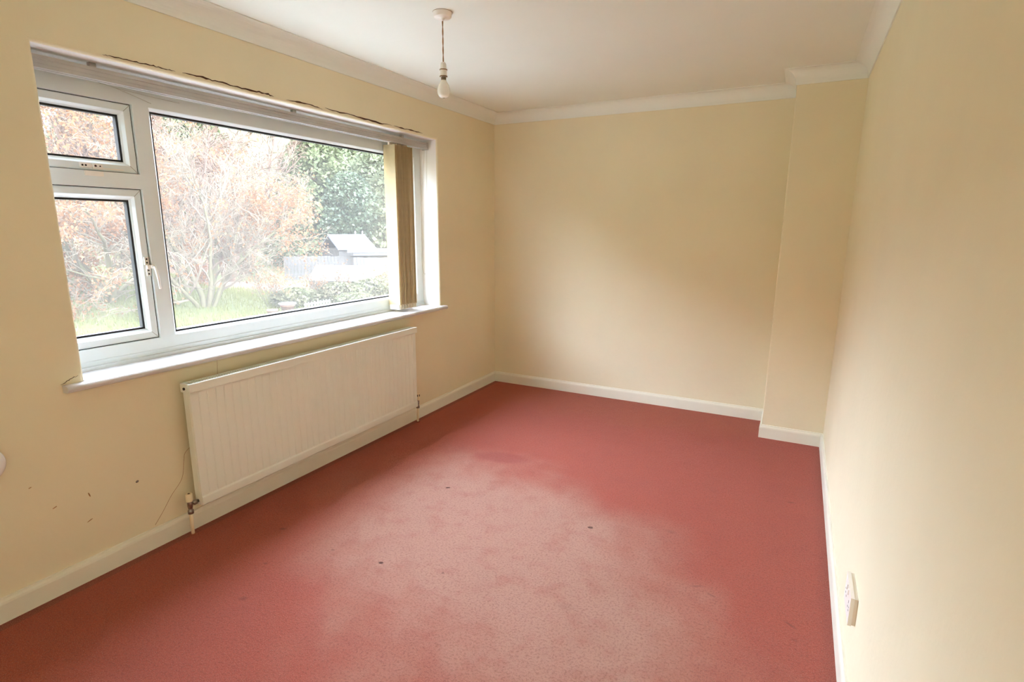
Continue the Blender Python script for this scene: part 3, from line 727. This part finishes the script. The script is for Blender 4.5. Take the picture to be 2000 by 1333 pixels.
bare_tree('beech_tree', 'spreading multi-stemmed beech with orange autumn leaves in middle of the window view', (-10.0, 3.7, -.6), 4, 8, 4.2, .85, (0, 0), .085, BEECH, E['twig'], E['leaf'],
          per=3, lsize=.064, keep=lambda p, r: (clump(p, .12+.10*max(0, p.z-1.2)) and r.random() < .85) or r.random() < .05)
BE2 = dict(BEECH, kids=[10, 8, 7])
bare_tree('beech_tree', 'smaller leaning beech with orange leaves behind the left casement pane', (-10.6, 2.0, -.1), 9, 6, 3.6, .80, (.0, -.12), .075, BE2, E['twig'], E['leaf'],
          per=3, lsize=.064, keep=lambda p, r: (clump(p, .02+.08*max(0, p.z-1.4)) and r.random() < .85) or r.random() < .06)
WOOD = dict(levels=4, seg=[7, 5, 4, 2], wob=[.07, .14, .2, .2], grav=[.05, .05, .03, .0], kids=[11, 8, 6], start=[.12, .12, .1], ang=[.6, .65, .7], ratio=[.5, .5, .55], rmin=.011, biglvl=0)
for i, (x, y, Lh, lab) in enumerate(((-15, 4.4, 5.0, 'bare pinkish woodland tree seen through left casement behind the smaller beech'),
        (-15.2, 6.8, 5.4, 'bare pinkish woodland tree directly behind the stems of the large beech'),
        (-16.5, 9.0, 5.8, 'bare pinkish woodland tree behind right half of the large beech crown'),
        (-18.5, 11.2, 6.4, 'furthest right bare woodland tree, left of the dark ivy-leaved evergreen'),
        (-19.5, 7.4, 5.6, 'distant bare woodland tree hidden mostly by the window mullion'))):
    bare_tree('woodland_tree', lab, (x, y, gz(x, y)), 20+i, 5, Lh, .38, (0, 0), .12, WOOD, E['twig2'], E['leaf'], bark=E['twig2'], per=2, lsize=.10,
              keep=lambda p, r: (clump(p, .2, .5) and r.random() < .5), group='bare trees on the bank')

def leafy(name, label, base, h, rad, nl, size, m, seed, shape='cone', group=None, cat='tree', trunk=True, bark=None):
    r = random.Random(seed); t = thing(name, label, cat, base, group); bx, by, bz = base; V, F = [], []
    for k in range(nl):
        u = r.random(); a = r.random()*6.283
        if shape == 'cone': rr = rad*(1-u)**.75*(.9+.1*r.random()); z = h*(.06+.94*u)
        else:
            ph = math.acos(1-2*u); rr = rad*math.sin(ph); z = h*(.5-.5*math.cos(ph))
        lump = 1+.28*noise.noise(Vector((math.cos(a)*1.6+seed, math.sin(a)*1.6, z*.9)))+.16*noise.noise(Vector((math.cos(a)*4, math.sin(a)*4+seed, z*2.4)))
        rr *= lump*(1-.25*r.random()**2)
        p = Vector((bx+rr*math.cos(a), by+rr*math.sin(a), bz+z))
        d = Vector((math.cos(a)+r.gauss(0, .7), math.sin(a)+r.gauss(0, .7), r.gauss(-.1, .6))).normalized(); b_ = d.cross(Vector((r.gauss(0, 1), r.gauss(0, 1), r.gauss(0, 1)))).normalized()
        L = size*r.uniform(.6, 1.4); w = L*.36; i = len(V)
        V += [tuple(p-d*L*.5), tuple(p+b_*w), tuple(p+d*L*.5), tuple(p-b_*w)]; F.append((i, i+1, i+2, i+3))
    pyobj('foliage', V, F, m, t, kind='stuff')
    if trunk:
        b = BM(); tube_bm(b, [(bx, by, bz-.1), (bx+.05, by, bz+h*.4), (bx, by+.05, bz+h*.9)], [rad*.1, rad*.07, rad*.02], 7); obj('trunk', b, bark or E['bark'], t)
    return t
leafy('evergreen_tree', 'rounded dark ivy-leaved evergreen just left above the shed roof', (-17.4, 16.4, -.6), 4.6, 1.7, 14000, .16, E['ivy'], 31, 'ball')
for i, (x, y, h, rd, mm, lab) in enumerate(((-19, 15.8, 8.2, 2.6, 'fir', 'tall evergreen rising behind the grey shed roof'), (-17.0, 18.6, 8.4, 2.9, 'fir2', 'broad pale green evergreen right of the shed roof'),
                                       (-24, 13.0, 8.0, 2.6, 'fir', 'distant evergreen showing between twigs above the large beech'), (-23, 21.5, 9.6, 3.2, 'fir', 'tallest evergreen at the back of the right-hand garden'), (-25, 9.0, 6.0, 2.4, 'fir', 'low distant evergreen furthest left, behind the casement trees'))):
    leafy('conifer', lab, (x, y, gz(x, y)), h, rd, 15000, .24, E[mm], 40+i)

# sheds, fence, greenhouse and the small garden things
def put(b, origin, deg):
    """turn a shape built in local axes to its bearing and move it to its spot"""
    bmesh.ops.transform(b, matrix=Matrix.Translation(origin) @ Matrix.Rotation(math.radians(deg), 4, 'Z'), verts=b.verts)
    return b
def slab(b, pts, th):
    a = [b.verts.new(p) for p in pts]; c = [b.verts.new((p[0], p[1], p[2]-th)) for p in pts]; n = len(pts)
    b.faces.new(a); b.faces.new(c[::-1])
    for k in range(n): b.faces.new((a[k], c[k], c[(k+1) % n], a[(k+1) % n]))
def boards(t, start, deg, n, top, seed):
    r = random.Random(seed); d = Vector((math.cos(math.radians(deg)), math.sin(math.radians(deg)), 0)); base = Vector((start[0], start[1], -.64))
    b = BM()
    for z in (.18, .62): box(b, 0, n*.125, .026, .06, z, z+.08)
    obj('rail', put(b, base, deg), E['wood'], t)
    b = BM(); box(b, 0, .115, 0, .024, 0, 1); bevel(b, .004, 1)
    o0 = obj('board', b, E['wood'], t); o0.matrix_parent_inverse = Matrix()
    for k in range(n):
        o = o0 if k == 0 else o0.copy()
        if k: COL.objects.link(o)
        o.location = base+d*(k*.125)-Vector(t.location)+Vector((0, 0, r.uniform(-.02, .0))); o.rotation_euler = (r.uniform(-.012, .012), 0, math.radians(deg)); o.scale = (1, 1, top+.64+r.uniform(-.015, .015))
def sheds():
    O = (-14.453, 12.581, 0); A = 60; Ls, D, ze, zr = 1.62, 1.48, .525, 1.055
    t = thing('garden_shed', 'timber shed with sloping grey sheet roof and ridge finials beyond the fence', 'shed', (-14.2, 13.6, -.6))
    b = BM(); box(b, .06, Ls-.06, .10, 2*D-.10, -.75, ze-.04); obj('wall', put(b, O, A), E['wood'], t)
    b = BM()
    slab(b, [(0, 0, ze), (Ls, 0, ze), (Ls, D, zr), (0, D, zr)], .05); slab(b, [(Ls, 2*D, ze), (0, 2*D, ze), (0, D, zr), (Ls, D, zr)], .05)
    rf = obj('roof', put(b, O, A), E['felt'], t)
    for f in (.01, .25, .5, .75, .99):
        b = BM(); tube_bm(b, [(Ls*f, -.01, ze+.012), (Ls*f, D, zr+.014)], .016, 6); obj('roof_seam', put(b, O, A), E['pale'], rf)
    b = BM(); tube_bm(b, [(-.02, D, zr+.01), (Ls+.02, D, zr+.01)], .03, 6); obj('ridge', put(b, O, A), E['pale'], rf)
    for x in (Ls-.42, Ls-.10):
        b = BM(); lathe(b, [(.05, 0), (.06, .03), (.02, .06), (.03, .10), (.045, .13), (.02, .17), (.002, .20)], (x, D, zr), 10); obj('finial', put(b, O, A), E['pale'], rf)
    O = (-13.152, 11.756, 0); A = 41
    t = thing('outbuilding', 'low flat-roofed outbuilding with white fascia right of the sloping shed roof', 'shed', (-12.2, 13.2, -.6))
    b = BM(); box(b, .35, 4.5, .35, 1.25, -.75, .42); obj('wall', put(b, O, A), E['wood'], t)
    b = BM(); box(b, 0, 4.8, 0, 1.4, .43, .545); bevel(b, .04, 3); obj('flat_roof', put(b, O, A), E['felt'], t)
    b = BM(); box(b, .22, 4.7, .10, 1.3, .32, .43); obj('fascia', put(b, O, A), E['pale'], t)
    t = thing('board_fence', 'weathered vertical board fence in front of the flat-roofed outbuilding', 'fence', (-12.309, 11.179, -.64))
    boards(t, (-12.309, 11.179), 41, 30, .30, 5)
    t = thing('board_fence', 'pale board fence panel running left from below the sloping shed roof', 'fence', (-15.2, 10.45, -.64))
    boards(t, (-15.2, 10.45), 44, 22, .29, 6)
    # cold frame with a low pitched pale roof
    G = Vector((-8.944, 8.431, 0)); A = 20; Lg, wg, zr, ze = 1.78, .62, .275, -.14
    O = (G.x-Lg*math.cos(math.radians(A)), G.y-Lg*math.sin(math.radians(A)), 0)
    t = thing('greenhouse', 'low pale glazed cold frame with pitched roof in front of the fence', 'greenhouse', (-9.8, 8.1, -.6))
    mg = mat('dusty_glazing', (188, 194, 202), .4, scale=4, rgb2=(204, 206, 208), k=.17)
    b = BM()
    slab(b, [(0, -wg, ze), (Lg, -wg, ze), (Lg, 0, zr), (0, 0, zr)], .012); slab(b, [(Lg, wg, ze), (0, wg, ze), (0, 0, zr), (Lg, 0, zr)], .012)
    obj('roof_glazing', put(b, O, A), mg, t)
    for x in (.01, Lg-.022):
        b = BM(); a = [b.verts.new(p) for p in ((x, -wg, ze-.012), (x, wg, ze-.012), (x, 0, zr-.012))]; c = [b.verts.new((v.co.x+.012, v.co.y, v.co.z)) for v in a]
        b.faces.new(a); b.faces.new(c[::-1])
        for k in range(3): b.faces.new((a[k], c[k], c[(k+1) % 3], a[(k+1) % 3]))
        obj('gable', put(b, O, A), mg, t)
    for k in range(5):
        x = Lg*k/4
        b = BM(); tube_bm(b, [(x, -wg-.005, ze+.01), (x, 0, zr+.012), (x, wg+.005, ze+.01)], .014, 5); obj('glazing_bar', put(b, O, A), E['pale'], t)
    b = BM(); box(b, .02, Lg-.03, -wg+.02, wg-.02, -.75, ze-.012); obj('base_wall', put(b, O, A), E['wood'], t)
    # little white picket fence
    t = thing('picket_fence', 'small white picket fence low in the garden beside the terracotta pot', 'fence', (-7.6, 4.9, -.6))
    b = BM()
    for z in (-.50, -.36): box(b, -7.62, -7.60, 4.55, 5.35, z, z+.03)
    obj('rail', b, E['pale'], t)
    b = BM(); pv = [(-.0, 0, 0), (0, .045, 0), (0, .045, .30), (0, .0225, .335), (0, 0, .30)]
    a = [b.verts.new(p) for p in pv]; c = [b.verts.new((.018, p[1], p[2])) for p in pv]; b.faces.new(a); b.faces.new(c[::-1])
    for k in range(5): b.faces.new((a[k], c[k], c[(k+1) % 5], a[(k+1) % 5]))
    o0 = obj('picket', b, E['pale'], t); o0.matrix_parent_inverse = Matrix()
    for k in range(9):
        o = o0 if k == 0 else o0.copy()
        if k: COL.objects.link(o)
        o.location = Vector((-7.60, 4.55+k*.092, -.63)) - Vector(t.location)
    def pot(x, y, z, s, lab):
        p = thing('plant_pot', lab, 'pot', (x, y, z))
        b = BM(); lathe(b, [(.10*s, 0), (.145*s, .2*s), (.165*s, .2*s), (.165*s, .245*s), (.145*s, .245*s), (.14*s, .21*s), (.02*s, .205*s)], (x, y, z), 20); obj('pot', b, E['terra'], p)
        return p
    p = pot(-8.05, 4.45, -.60, 1.0, 'larger terracotta pot standing left of the white picket fence'); 
    pot(-8.0, 3.98, -.60, .75, 'smaller terracotta pot furthest left of the picket fence')
    b = BM(); lathe(b, [(.17, .245), (.20, .25), (.20, .275), (.17, .28)], (-8.05, 4.45, -.60), 20); obj('dish', b, E['pale'], p)
sheds()
for i, (x, y, h, rd, lab) in enumerate(((-8.6, 6.6, .55, .7, 'low grey-green shrub just right of the white picket fence'),
        (-8.3, 7.8, .6, .8, 'low grey-green shrub below the right gable of the cold frame'),
        (-8.9, 5.4, .5, .6, 'low grey-green shrub directly behind the terracotta pots'),
        (-8.5, 9.0, .7, .8, 'largest low shrub, furthest right beside the stacked blind'),
        (-7.7, 6.3, .35, .5, 'smallest low shrub nearest the window right of the picket fence'))):
    leafy('garden_shrub', lab, (x, y, -.62), h, rd, 2200, .08, E['shrub'], 60+i, 'ball', 'low shrubs in the bed', 'shrub', trunk=False)
STEM = dict(levels=3, seg=[5, 4, 3], wob=[.08, .15, .2], grav=[.08, .04, 0], kids=[7, 5], start=[.25, .2], ang=[.5, .6], ratio=[.5, .5], rmin=.004, biglvl=0)
for i, (x, y, L_, lab) in enumerate(((-8.9, 6.0, 1.0, 'bare brown-stemmed shrub behind the white picket fence'), (-8.9, 7.1, 1.0, 'bare brown-stemmed shrub before the middle of the cold frame'),
        (-8.3, 8.4, 1.0, 'bare brown-stemmed shrub before the right gable of the cold frame'), (-9.3, 5.0, 1.2, 'tallest bare brown-stemmed shrub, left behind the terracotta pots'))):
    bare_tree('bare_shrub', lab, (x, y, -.6), 80+i, 9, L_, .5, (0, 0), .012, STEM, E['twig'], E['leaf'], per=2, lsize=.05, keep=lambda p, r: r.random() < .25, group='bare stemmed shrubs', cat='shrub')
